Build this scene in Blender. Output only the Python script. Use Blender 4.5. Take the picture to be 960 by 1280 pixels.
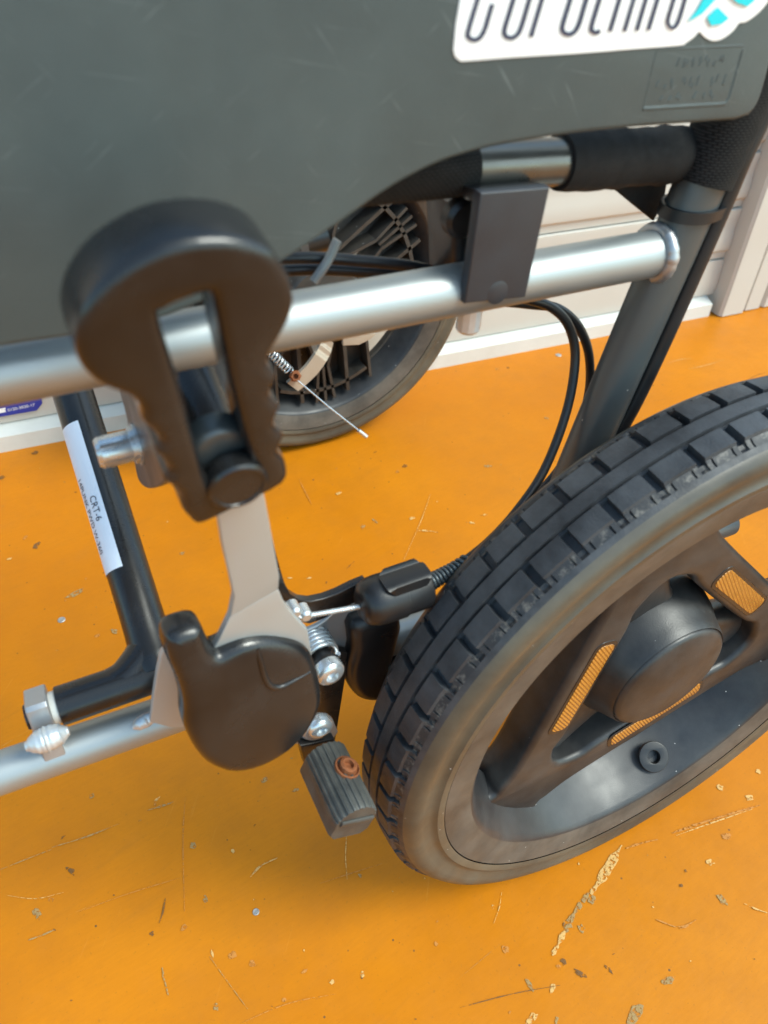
import bpy, bmesh, math, random
from mathutils import Vector, Matrix
from mathutils.bvhtree import BVHTree
random.seed(7)
sc = bpy.context.scene
for o in list(bpy.data.objects): bpy.data.objects.remove(o)
col = sc.collection

# ------------------------------------------------------------------ camera
CAMLOC = Vector((-0.26012093, -0.13978703, 0.51402478))
CR = ((0.895642566, -0.443849084, 0.028677246),      # right
      (-0.275145767, -0.603566398, -0.748333088),    # down
      (0.349455578, 0.662348544, -0.662702954))      # forward
FPX = 949.7                                          # focal length for a 960 x 1280 picture
cam = bpy.data.cameras.new('camera')
cam.sensor_fit = 'VERTICAL'; cam.sensor_height = 24.0
cam.lens = FPX / 1280 * 24.0
cam.clip_start = 0.01; cam.clip_end = 200
camo = bpy.data.objects.new('camera', cam); col.objects.link(camo)
m = Matrix.Identity(4)
for i in range(3):
    m[i][0] = CR[0][i]; m[i][1] = -CR[1][i]; m[i][2] = -CR[2][i]; m[i][3] = CAMLOC[i]
camo.matrix_world = m
cam.dof.use_dof = True
cam.dof.focus_distance = 0.46
cam.dof.aperture_fstop = 8.2
sc.camera = camo

# ------------------------------------------------------------------ light
SUN_AZ, SUN_EL = math.radians(-42), math.radians(50)   # azimuth measured from +X towards +Y
w = bpy.data.worlds.new('World'); sc.world = w; w.use_nodes = True
nt = w.node_tree
bg = nt.nodes['Background']
sky = nt.nodes.new('ShaderNodeTexSky'); sky.sky_type = 'NISHITA'; sky.sun_disc = False
sky.sun_elevation = SUN_EL; sky.sun_rotation = math.pi / 2 - SUN_AZ
sky.air_density = 1.0; sky.dust_density = 1.8; sky.ozone_density = 1.0
tn = nt.nodes.new('ShaderNodeMix'); tn.data_type = 'RGBA'; tn.blend_type = 'MULTIPLY'; tn.inputs[0].default_value = 1
tn.inputs[7].default_value = (.90, 1.06, .98, 1)          # thin bright overcast, a little greener than clear blue
nt.links.new(sky.outputs[0], tn.inputs[6]); nt.links.new(tn.outputs[2], bg.inputs[0]); bg.inputs[1].default_value = 0.15
sl = bpy.data.lights.new('sun', 'SUN'); sl.energy = 1.1; sl.angle = math.radians(22); sl.color = (.97, 1, .95)
so = bpy.data.objects.new('sun', sl); col.objects.link(so)
sd = Vector((math.cos(SUN_EL) * math.cos(SUN_AZ), math.cos(SUN_EL) * math.sin(SUN_AZ), math.sin(SUN_EL)))
so.rotation_euler = sd.to_track_quat('Z', 'Y').to_euler(); so.location = sd * 5
vs = sc.view_settings
vs.view_transform = 'Standard'; vs.look = 'None'; vs.gamma = 1; vs.use_curve_mapping = False
vs.exposure = 1.24

# ------------------------------------------------------------------ geometry helpers
def ray(px, py):
    c = ((px - 480) / FPX, (py - 640) / FPX, 1)
    return Vector(tuple(sum(CR[k][i] * c[k] for k in range(3)) for i in range(3)))
def at(px, py, y):
    d = ray(px, py); return CAMLOC + d * ((y - CAMLOC.y) / d.y)
def atx(px, py, x):
    d = ray(px, py); return CAMLOC + d * ((x - CAMLOC.x) / d.x)
def atz(px, py, z):
    d = ray(px, py); return CAMLOC + d * ((z - CAMLOC.z) / d.z)
def atp(px, py, p, n):
    d = ray(px, py); return CAMLOC + d * ((p - CAMLOC).dot(n) / d.dot(n))
X, Y, Z = Vector((1, 0, 0)), Vector((0, 1, 0)), Vector((0, 0, 1))
WPOS = {}
def finish(name, me, mats, parent=None, smooth=40, label=None, kind=None):
    """link a world-space mesh as one object whose origin is its centre"""
    if smooth:
        me.polygons.foreach_set('use_smooth', [True] * len(me.polygons))
        try: me.set_sharp_from_angle(angle=math.radians(smooth))
        except Exception: pass
    lo = Vector((1e9,) * 3); hi = -lo
    for v in me.vertices:
        for i in range(3):
            lo[i] = min(lo[i], v.co[i]); hi[i] = max(hi[i], v.co[i])
    c = (lo + hi) / 2
    me.transform(Matrix.Translation(-c))
    me.name = name
    o = bpy.data.objects.new(name, me); col.objects.link(o)
    for mt in (mats if isinstance(mats, (list, tuple)) else [mats]): me.materials.append(mt)
    WPOS[o] = c
    o.location = c - (WPOS[parent] if parent else Vector())
    if parent: o.parent = parent
    if label: o['label'] = label
    if kind: o['kind'] = kind
    return o
def bm_obj(name, bm, mats, parent=None, **k):
    bmesh.ops.recalc_face_normals(bm, faces=bm.faces)
    me = bpy.data.meshes.new(name); bm.to_mesh(me); bm.free()
    return finish(name, me, mats, parent, **k)
def crom(pts, n=8, closed=False):
    pts = [Vector(p) for p in pts]; out = []
    N = len(pts)
    rng = range(N if closed else N - 1)
    for i in rng:
        p1, p2 = pts[i], pts[(i + 1) % N]
        p0 = pts[i - 1] if (closed or i > 0) else p1 * 2 - p2
        p3 = pts[(i + 2) % N] if (closed or i + 2 < N) else p2 * 2 - p1
        for k in range(n):
            t = k / n
            out.append(.5 * ((2 * p1) + (p2 - p0) * t + (2 * p0 - 5 * p1 + 4 * p2 - p3) * t * t + (3 * p1 - p0 - 3 * p2 + p3) * t ** 3))
    if not closed: out.append(pts[-1])
    return out
def sweep(bm, path, r, n=20, cap=True, flat=None):
    """round tube along path; r number or list; flat=(dir, ratio) squashes the section along dir"""
    path = [Vector(p) for p in path]; N = len(path)
    rs = r if isinstance(r, (list, tuple)) else [r] * N
    t0 = (path[1] - path[0]).normalized()
    u = t0.cross(Z if abs(t0.z) < .9 else X).normalized()
    rings = []
    for i in range(N):
        t = (path[min(i + 1, N - 1)] - path[max(i - 1, 0)]).normalized()
        u = (u - t * u.dot(t)).normalized(); v = t.cross(u)
        ring = []
        for k in range(n):
            a = 2 * math.pi * k / n
            d = u * math.cos(a) + v * math.sin(a)
            if flat: d = d - flat[0] * d.dot(flat[0]) * (1 - flat[1])
            ring.append(bm.verts.new(path[i] + d * rs[i]))
        rings.append(ring)
    for a, b in zip(rings, rings[1:]):
        for k in range(n): bm.faces.new((a[k], a[(k + 1) % n], b[(k + 1) % n], b[k]))
    if cap:
        bm.faces.new(rings[0][::-1]); bm.faces.new(rings[-1])
    return rings
def tube(name, path, r, mats, parent, n=20, **k):
    bm = bmesh.new(); sweep(bm, path, r, n); return bm_obj(name, bm, mats, parent, **k)
def lathe(bm, prof, origin, axis, n=40, cap=True):
    """prof: list of (radius, distance along axis)"""
    axis = Vector(axis).normalized(); u = axis.cross(Z if abs(axis.z) < .9 else X).normalized(); v = axis.cross(u)
    rings = []
    for r, h in prof:
        if r < 1e-7: rings.append([bm.verts.new(origin + axis * h)])
        else: rings.append([bm.verts.new(origin + axis * h + (u * math.cos(2 * math.pi * k / n) + v * math.sin(2 * math.pi * k / n)) * r) for k in range(n)])
    for a, b in zip(rings, rings[1:]):
        for k in range(n):
            k2 = (k + 1) % n
            if len(a) == 1 and len(b) == 1: continue
            if len(a) == 1: bm.faces.new((a[0], b[k2], b[k]))
            elif len(b) == 1: bm.faces.new((a[k], a[k2], b[0]))
            else: bm.faces.new((a[k], a[k2], b[k2], b[k]))
    if cap:
        if len(rings[0]) > 1: bm.faces.new(rings[0][::-1])
        if len(rings[-1]) > 1: bm.faces.new(rings[-1])
def lathe_obj(name, prof, origin, axis, mats, parent, n=40, **k):
    bm = bmesh.new(); lathe(bm, prof, Vector(origin), axis, n); return bm_obj(name, bm, mats, parent, **k)
def plate_mesh(loops, nrm, thick, bevel=0.0004, off=0.0, res=3):
    """flat plate with holes. loops: 3D point lists in one plane (first the outline). off moves it along nrm"""
    nrm = Vector(nrm).normalized(); o = Vector(loops[0][0])
    u = nrm.cross(Z if abs(nrm.z) < .9 else X).normalized(); v = nrm.cross(u)
    cu = bpy.data.curves.new('c', 'CURVE'); cu.dimensions = '2D'; cu.fill_mode = 'BOTH'
    S = 1000.0                                          # work in millimetres
    for lp in loops:
        sp = cu.splines.new('POLY'); sp.points.add(len(lp) - 1); sp.use_cyclic_u = True
        for p, q in zip(sp.points, lp):
            d = Vector(q) - o; p.co = (d.dot(u) * S, d.dot(v) * S, 0, 1)
    bevel = min(bevel, thick / 2 * .999)
    cu.bevel_depth = bevel * S; cu.bevel_resolution = res; cu.offset = -bevel * S
    cu.extrude = max(thick / 2 - bevel, 0) * S
    ob = bpy.data.objects.new('c', cu); col.objects.link(ob)
    dg = bpy.context.evaluated_depsgraph_get()
    me = bpy.data.meshes.new_from_object(ob.evaluated_get(dg))
    bpy.data.objects.remove(ob); bpy.data.curves.remove(cu)
    me.materials.clear()
    M = Matrix.Identity(4)
    for i in range(3):
        M[i][0] = u[i] / S; M[i][1] = v[i] / S; M[i][2] = nrm[i] / S; M[i][3] = o[i] + nrm[i] * off
    me.transform(M)
    bm = bmesh.new(); bm.from_mesh(me)
    bmesh.ops.remove_doubles(bm, verts=bm.verts, dist=2e-6)
    bmesh.ops.recalc_face_normals(bm, faces=bm.faces); bm.to_mesh(me); bm.free()
    return me
def plate(name, loops, nrm, thick, mats, parent, bevel=0.0004, off=0.0, smooth=35, **k):
    return finish(name, plate_mesh(loops, nrm, thick, bevel, off), mats, parent, smooth=smooth, **k)
def ypl(pts, y): return [at(a, b, y) for a, b in pts]
def flat_poly(bm, pts):
    try: return bm.faces.new([bm.verts.new(p) for p in pts])
    except Exception: return None
def bvh_of(o):
    me = o.data; c = WPOS[o]
    return BVHTree.FromPolygons([v.co + c for v in me.vertices], [tuple(p.vertices) for p in me.polygons])
def on_surf(bvh, px, py, lift=0.0):
    h = bvh.ray_cast(CAMLOC, ray(px, py).normalized())
    return (h[0] + h[1] * lift * (1 if h[1].dot(ray(px, py)) < 0 else -1)) if h[0] else None

# ------------------------------------------------------------------ materials
def mat(name, base, rough=.5, metal=0.0, var=.12, vscale=60, bump=0.0, bscale=900, dust=0.0, dustcol=(.30, .25, .19), rvar=.1, spec=.5, dscale=25, coat=0.0, speck=0.0):
    mt = bpy.data.materials.new(name); mt.use_nodes = True
    nt = mt.node_tree; N = nt.nodes; L = nt.links; b = N['Principled BSDF']
    tc = N.new('ShaderNodeTexCoord')
    no = N.new('ShaderNodeTexNoise'); no.inputs['Scale'].default_value = vscale; no.inputs['Detail'].default_value = 6
    L.new(tc.outputs['Object'], no.inputs['Vector'])
    mx = N.new('ShaderNodeMix'); mx.data_type = 'RGBA'
    mx.inputs[6].default_value = tuple(c * (1 - var) for c in base) + (1,)
    mx.inputs[7].default_value = tuple(min(1, c * (1 + var)) for c in base) + (1,)
    L.new(no.outputs[0], mx.inputs[0]); last = mx.outputs[2]
    rr = N.new('ShaderNodeMapRange'); rr.inputs[1].default_value = .3; rr.inputs[2].default_value = .7
    rr.inputs[3].default_value = max(0, rough - rvar); rr.inputs[4].default_value = min(1, rough + rvar)
    L.new(no.outputs[0], rr.inputs[0]); L.new(rr.outputs[0], b.inputs['Roughness'])
    if dust:
        n2 = N.new('ShaderNodeTexNoise'); n2.inputs['Scale'].default_value = dscale; n2.inputs['Detail'].default_value = 8; n2.inputs['Roughness'].default_value = .65
        L.new(tc.outputs['Object'], n2.inputs['Vector'])
        r2 = N.new('ShaderNodeMapRange'); r2.inputs[1].default_value = .35; r2.inputs[2].default_value = .75; r2.inputs[4].default_value = dust
        L.new(n2.outputs[0], r2.inputs[0])
        m2 = N.new('ShaderNodeMix'); m2.data_type = 'RGBA'; m2.inputs[7].default_value = dustcol + (1,)
        L.new(r2.outputs[0], m2.inputs[0]); L.new(last, m2.inputs[6]); last = m2.outputs[2]
    if speck:
        n3 = N.new('ShaderNodeTexVoronoi'); n3.inputs['Scale'].default_value = 160
        L.new(tc.outputs['Object'], n3.inputs['Vector'])
        r3 = N.new('ShaderNodeMath'); r3.operation = 'LESS_THAN'; r3.inputs[1].default_value = speck
        L.new(n3.outputs['Distance'], r3.inputs[0])
        n4 = N.new('ShaderNodeSeparateColor'); L.new(n3.outputs['Color'], n4.inputs[0])
        r4 = N.new('ShaderNodeMath'); r4.operation = 'LESS_THAN'; r4.inputs[1].default_value = .25; L.new(n4.outputs[0], r4.inputs[0])
        r5 = N.new('ShaderNodeMath'); r5.operation = 'MULTIPLY'; L.new(r3.outputs[0], r5.inputs[0]); L.new(r4.outputs[0], r5.inputs[1])
        m3 = N.new('ShaderNodeMix'); m3.data_type = 'RGBA'; m3.inputs[7].default_value = (.55, .53, .5, 1)
        L.new(r5.outputs[0], m3.inputs[0]); L.new(last, m3.inputs[6]); last = m3.outputs[2]
    L.new(last, b.inputs['Base Color'])
    b.inputs['Metallic'].default_value = metal
    b.inputs['Specular IOR Level'].default_value = spec
    if coat: b.inputs['Coat Weight'].default_value = coat; b.inputs['Coat Roughness'].default_value = .15
    if bump:
        nb = N.new('ShaderNodeTexNoise'); nb.inputs['Scale'].default_value = bscale; nb.inputs['Detail'].default_value = 3
        L.new(tc.outputs['Object'], nb.inputs['Vector'])
        bp = N.new('ShaderNodeBump'); bp.inputs['Strength'].default_value = bump; bp.inputs['Distance'].default_value = .0004
        L.new(nb.outputs[0], bp.inputs['Height']); L.new(bp.outputs[0], b.inputs['Normal'])
    return mt
M = {}
M['silver'] = mat('satin_silver_paint', (.36, .385, .385), .46, .7, .06, 40, .12, 2500, rvar=.05)
M['gunmetal'] = mat('grey_metallic_paint', (.10, .115, .12), .38, .55, .08, 40, .1, 2500, rvar=.05, speck=.06)
M['steel'] = mat('zinc_steel', (.60, .64, .66), .28, .75, .12, 120, .1, 800)
M['lever_steel'] = mat('brushed_lever_steel', (.43, .45, .44), .45, .35, .06, 60, .1, 1800)
M['bracket'] = mat('grey_bracket_steel', (.42, .43, .44), .4, .7, .1, 80, .1, 900)
M['weld'] = mat('weld_metal', (.58, .61, .62), .38, .5, .15, 200, .3, 700)
M['black_paint'] = mat('black_gloss_paint', (.006, .006, .007), .28, 0, .2, 60, .06, 1500, rvar=.06, dust=.06)
M['black_plastic'] = mat('black_plastic', (.009, .009, .010), .36, 0, .2, 60, .15, 1800, dust=.06, dustcol=(.16, .15, .14))
M['panel'] = mat('dark_grey_panel_plastic', (.050, .066, .068), .46, 0, .1, 30, .2, 2000, dust=.5, dustcol=(.105, .132, .130), dscale=10, spec=.35)
def add_scuffs(mt, colr, amt):
    N = mt.node_tree.nodes; L = mt.node_tree.links; b = N['Principled BSDF']
    tc = [n for n in N if n.type == 'TEX_COORD'][0]
    src = b.inputs['Base Color'].links[0].from_socket
    for rot, scl in ((.9, (1 / 45, 1, 1 / 600)), (-.6, (1 / 60, 1, 1 / 700)), (.2, (1 / 25, 1, 1 / 900))):
        mp = N.new('ShaderNodeMapping'); mp.vector_type = 'TEXTURE'; mp.inputs['Rotation'].default_value = (0, rot, 0); mp.inputs['Scale'].default_value = scl
        L.new(tc.outputs['Object'], mp.inputs[0])
        n = N.new('ShaderNodeTexNoise'); n.inputs['Scale'].default_value = 1; n.inputs['Detail'].default_value = 3; L.new(mp.outputs[0], n.inputs['Vector'])
        r = N.new('ShaderNodeMapRange'); r.inputs[1].default_value = .66; r.inputs[2].default_value = .80; r.inputs[4].default_value = amt; L.new(n.outputs[0], r.inputs[0])
        x = N.new('ShaderNodeMix'); x.data_type = 'RGBA'; x.inputs[7].default_value = colr + (1,)
        L.new(r.outputs[0], x.inputs[0]); L.new(src, x.inputs[6]); src = x.outputs[2]
    L.new(src, b.inputs['Base Color'])
add_scuffs(M['panel'], (.20, .235, .235), .42)
M['grip'] = mat('black_grip_plastic', (.009, .009, .0095), .24, 0, .2, 50, .14, 1400, dust=.28, dustcol=(.066, .062, .058), dscale=30)
M['rubber'] = mat('tread_rubber', (.018, .019, .022), .54, 0, .2, 120, .4, 900, dust=.75, dustcol=(.085, .09, .098), dscale=45, speck=.03)
M['sidewall'] = mat('dusty_sidewall_rubber', (.042, .036, .028), .42, 0, .15, 60, .12, 1500, dust=.85, dustcol=(.175, .150, .105), dscale=8, speck=.05)
M['rim'] = mat('dusty_rim_plastic', (.014, .015, .018), .42, 0, .2, 40, .2, 1500, dust=.42, dustcol=(.13, .13, .125), dscale=16, speck=.06)
M['band'] = mat('dusty_rim_face', (.05, .043, .036), .5, 0, .15, 40, .15, 1500, dust=.7, dustcol=(.17, .145, .118), dscale=30, speck=.05)
M['web'] = mat('dusty_spoke_plastic', (.012, .012, .013), .42, 0, .2, 40, .2, 1500, dust=.6, dustcol=(.092, .088, .082), dscale=26, speck=.025)
M['fabric'] = mat('black_webbing', (.014, .014, .014), .75, 0, .2, 300, .5, 1500, spec=.25)
M['white'] = mat('white_sticker', (.80, .82, .82), .4, 0, .03, 20)
M['label'] = mat('white_paper_label', (.74, .78, .86), .5, 0, .02, 20)
M['ink'] = mat('dark_ink', (.03, .035, .06), .5, 0, .1)
M['navy'] = mat('navy_ink', (.025, .035, .075), .45, 0, .1)
M['cyan'] = mat('cyan_ink', (.0, .58, .66), .4, 0, .05)
M['blue'] = mat('blue_label', (.02, .04, .30), .4, 0, .05)
M['rust'] = mat('rusty_steel', (.22, .068, .02), .8, .1, .6, 600, .6, 700)
M['rib_rubber'] = mat('worn_brake_shoe', (.05, .052, .05), .5, .2, .2, 100, .2, 900, dust=.5, dustcol=(.17, .165, .14), dscale=80)
M['cable'] = mat('cable_jacket', (.012, .012, .013), .42, 0, .2, 80, .05)
M['beige_steel'] = mat('tarnished_band_steel', (.42, .35, .27), .55, .2, .15, 60)
M['far_plastic'] = mat('dark_wheel_plastic', (.026, .024, .022), .5, 0, .2, 60, .2, 900, dust=.35, dustcol=(.12, .10, .08), dscale=40, speck=.08)
M['socket'] = mat('socket_shadow_steel', (.12, .12, .12), .5, .8, .1)
M['wall'] = mat('cream_siding_paint', (.53, .50, .445), .5, 0, .04, 12, .05, 300, dust=.15, dustcol=(.45, .38, .30), dscale=9)
M['base'] = mat('white_base_rail', (.64, .63, .58), .5, 0, .05, 20, .05, 300, dust=.3, dustcol=(.42, .40, .36), dscale=30)
M['stud'] = mat('worn_nail_steel', (.40, .39, .37), .5, .6, .4, 900, .4, 900)
def amber():
    mt = mat('amber_reflector', (.42, .17, .022), .22, 0, .1, 100, coat=.4)
    N = mt.node_tree.nodes; L = mt.node_tree.links; b = N['Principled BSDF']
    tc = [n for n in N if n.type == 'TEX_COORD'][0]
    mp = N.new('ShaderNodeMapping'); mp.inputs['Rotation'].default_value = (0, .6, 0); L.new(tc.outputs['Object'], mp.inputs[0])
    wv = N.new('ShaderNodeTexWave'); wv.bands_direction = 'X'; wv.inputs['Scale'].default_value = 170; L.new(mp.outputs[0], wv.inputs[0])
    bp = N.new('ShaderNodeBump'); bp.inputs['Strength'].default_value = .5; bp.inputs['Distance'].default_value = .0010
    L.new(wv.outputs['Fac'], bp.inputs['Height']); L.new(bp.outputs[0], b.inputs['Normal'])
    b.inputs['Transmission Weight'].default_value = 0
    return mt
M['amber'] = amber()
M['scuff'] = mat('scuffed_tread_shoulder', (.018, .019, .022), .58, 0, .2, 120, .4, 700)
def _sc():
    mt = M['scuff']; N = mt.node_tree.nodes; L = mt.node_tree.links; b = N['Principled BSDF']
    tc = [n for n in N if n.type == 'TEX_COORD'][0]; src = b.inputs['Base Color'].links[0].from_socket
    n = N.new('ShaderNodeTexNoise'); n.inputs['Scale'].default_value = 260; n.inputs['Detail'].default_value = 5; n.inputs['Roughness'].default_value = .7; L.new(tc.outputs['Object'], n.inputs['Vector'])
    r = N.new('ShaderNodeMapRange'); r.inputs[1].default_value = .50; r.inputs[2].default_value = .68; r.inputs[4].default_value = .85; L.new(n.outputs[0], r.inputs[0])
    x = N.new('ShaderNodeMix'); x.data_type = 'RGBA'; x.inputs[7].default_value = (.16, .145, .125, 1); L.new(r.outputs[0], x.inputs[0]); L.new(src, x.inputs[6]); L.new(x.outputs[2], b.inputs['Base Color'])
_sc()
def webbing(name, base):
    mt = mat(name, base, .8, 0, .15, 200, spec=.25)
    N = mt.node_tree.nodes; L = mt.node_tree.links; b = N['Principled BSDF']
    tc = [n for n in N if n.type == 'TEX_COORD'][0]
    ck = N.new('ShaderNodeTexChecker'); ck.inputs['Scale'].default_value = 900
    vo = N.new('ShaderNodeTexBrick'); vo.inputs['Scale'].default_value = 260
    mp = N.new('ShaderNodeMapping'); mp.inputs['Rotation'].default_value = (1.571, 0, 0); L.new(tc.outputs['Object'], mp.inputs[0])
    L.new(mp.outputs[0], vo.inputs['Vector'])
    vo.inputs['Mortar Size'].default_value = .06; vo.inputs['Color1'].default_value = (1, 1, 1, 1); vo.inputs['Color2'].default_value = (.8, .8, .8, 1); vo.inputs['Mortar'].default_value = (0, 0, 0, 1)
    bp = N.new('ShaderNodeBump'); bp.inputs['Strength'].default_value = 1; bp.inputs['Distance'].default_value = .0008
    mx = [n for n in N if n.type == 'MIX'][0]
    m4 = N.new('ShaderNodeMix'); m4.data_type = 'RGBA'; m4.inputs[6].default_value = (.004, .004, .004, 1); L.new(vo.outputs['Fac'], m4.inputs[0])
    m4.inputs[7].default_value = (.004, .004, .004, 1); L.new(mx.outputs[2], m4.inputs[6]); L.new(m4.outputs[2], b.inputs['Base Color'])
    L.new(vo.outputs['Color'], bp.inputs['Height']); L.new(bp.outputs[0], b.inputs['Normal'])
    return mt
M['web_fabric'] = webbing('woven_webbing', (.022, .022, .021))
def floor_mat():
    mt = bpy.data.materials.new('orange_floor_paint'); mt.use_nodes = True
    nt = mt.node_tree; N = nt.nodes; L = nt.links; b = N['Principled BSDF']
    tc = N.new('ShaderNodeTexCoord')
    def noise(s, d=6, rough=.6, vec=None):
        n = N.new('ShaderNodeTexNoise'); n.inputs['Scale'].default_value = s; n.inputs['Detail'].default_value = d; n.inputs['Roughness'].default_value = rough
        L.new(vec or tc.outputs['Object'], n.inputs['Vector']); return n.outputs[0]
    def rng(v, a, c, lo=0, hi=1):
        r = N.new('ShaderNodeMapRange'); r.inputs[1].default_value = a; r.inputs[2].default_value = c; r.inputs[3].default_value = lo; r.inputs[4].default_value = hi
        L.new(v, r.inputs[0]); return r.outputs[0]
    def mix(f, a, c):
        x = N.new('ShaderNodeMix'); x.data_type = 'RGBA'
        L.new(f, x.inputs[0])
        for k, q in ((6, a), (7, c)):
            if isinstance(q, tuple): x.inputs[k].default_value = q + (1,)
            else: L.new(q, x.inputs[k])
        return x.outputs[2]
    c = mix(rng(noise(3.5), .35, .65), (.51, .158, .003), (.60, .198, .0045))
    c = mix(rng(noise(45, 8, .7), .55, .8, 0, .22), c, (.52, .19, .03))            # grubby patches
    mp = N.new('ShaderNodeMapping'); mp.vector_type = 'TEXTURE'; mp.inputs['Rotation'].default_value = (0, 0, .28); mp.inputs['Scale'].default_value = (1 / 9, 1 / 140, 1)
    L.new(tc.outputs['Object'], mp.inputs[0])
    c = mix(rng(noise(1, 4, .6, mp.outputs[0]), .60, .78, 0, .20), c, (.34, .13, .02))   # faint scuffs along the floor
    mp2 = N.new('ShaderNodeMapping'); mp2.vector_type = 'TEXTURE'; mp2.inputs['Rotation'].default_value = (0, 0, .95); mp2.inputs['Scale'].default_value = (1 / 14, 1 / 260, 1)
    L.new(tc.outputs['Object'], mp2.inputs[0])
    c = mix(rng(noise(1, 3, .6, mp2.outputs[0]), .68, .8, 0, .25), c, (.80, .40, .10))
    v = N.new('ShaderNodeTexVoronoi'); v.inputs['Scale'].default_value = 110; v.inputs['Randomness'].default_value = 1
    L.new(tc.outputs['Object'], v.inputs['Vector'])
    sp = N.new('ShaderNodeSeparateColor'); L.new(v.outputs['Color'], sp.inputs[0])
    f = N.new('ShaderNodeMath'); f.operation = 'MULTIPLY'; L.new(rng(v.outputs['Distance'], .06, .10, 1, 0), f.inputs[0]); L.new(rng(sp.outputs[0], .10, .12, 1, 0), f.inputs[1])
    c = mix(f.outputs[0], c, (.12, .07, .03))                                           # tiny specks of dirt
    mp3 = N.new('ShaderNodeMapping'); mp3.vector_type = 'TEXTURE'; mp3.inputs['Rotation'].default_value = (0, 0, .12); mp3.inputs['Scale'].default_value = (1 / 60, 1 / 420, 1)
    L.new(tc.outputs['Object'], mp3.inputs[0])
    c = mix(rng(noise(1, 5, .7, mp3.outputs[0]), .35, .75, 0, .30), c, (.44, .135, .004))      # brush grain
    c = mix(rng(noise(9, 7, .75), .45, .75, 0, .50), c, (.38, .13, .012))                      # ground-in dirt
    c = mix(rng(noise(420, 3, .6), .62, .72, 0, .35), c, (.30, .12, .02))                      # pitting
    L.new(c, b.inputs['Base Color'])
    L.new(rng(noise(30, 6), .3, .7, .34, .50), b.inputs['Roughness'])
    b.inputs['Specular IOR Level'].default_value = .2
    bp = N.new('ShaderNodeBump'); bp.inputs['Strength'].default_value = .25; bp.inputs['Distance'].default_value = .0006
    L.new(noise(160, 5), bp.inputs['Height']); L.new(bp.outputs[0], b.inputs['Normal'])
    return mt
M['floor'] = floor_mat()
M['chip_grey'] = mat('exposed_grey_wood', (.36, .22, .08), .8, 0, .35, 300, .5, 600)
M['chip_pale'] = mat('pale_filler', (.65, .38, .12), .75, 0, .25, 300, .4, 600)
M['chip_dark'] = mat('dark_grime', (.18, .08, .02), .8, 0, .3, 300, .4, 600)
M['chip_brown'] = mat('thin_worn_paint', (.52, .20, .03), .7, 0, .25, 300, .3, 600)

# ------------------------------------------------------------------ setting: floor
bm = bmesh.new()
bmesh.ops.create_grid(bm, x_segments=8, y_segments=8, size=25)
floor = bm_obj('floor', bm, M['floor'], smooth=0, kind='structure')
floor['label'] = 'glossy orange painted floor with scratches and chipped spots'
floor['category'] = 'floor'
def blob(bm, p, a, b, ang, z, mi, n=11, j=.35):
    c = []
    for k in range(n):
        t = 2 * math.pi * k / n; q = 1 + random.uniform(-j, j)
        x, y = a * math.cos(t) * q, b * math.sin(t) * q
        c.append(Vector((p.x + x * math.cos(ang) - y * math.sin(ang), p.y + x * math.sin(ang) + y * math.cos(ang), z)))
    f = flat_poly(bm, c)
    if f: f.material_index = mi
def line(bm, pts, wpx, z, mi, ragged=.5):
    P = crom([atz(a, b, 0) for a, b in pts], 4)
    Lp, Rp = [], []
    N_ = len(P)
    for i, p in enumerate(P):
        t = (P[min(i + 1, N_ - 1)] - P[max(i - 1, 0)]).normalized(); s = Vector((-t.y, t.x, 0))
        k = math.sin(math.pi * min(max(i / (N_ - 1), .04), .96)) ** .5 * wpx * .00030 * random.uniform(1 - ragged, 1 + ragged)
        Lp.append(bm.verts.new(Vector((p.x, p.y, z)) + s * k)); Rp.append(bm.verts.new(Vector((p.x, p.y, z)) - s * k))
    for i in range(N_ - 1):
        f = bm.faces.new((Lp[i], Lp[i + 1], Rp[i + 1], Rp[i])); f.material_index = mi
bm = bmesh.new()
G, PL, DK, BR = 0, 1, 2, 3
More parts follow.
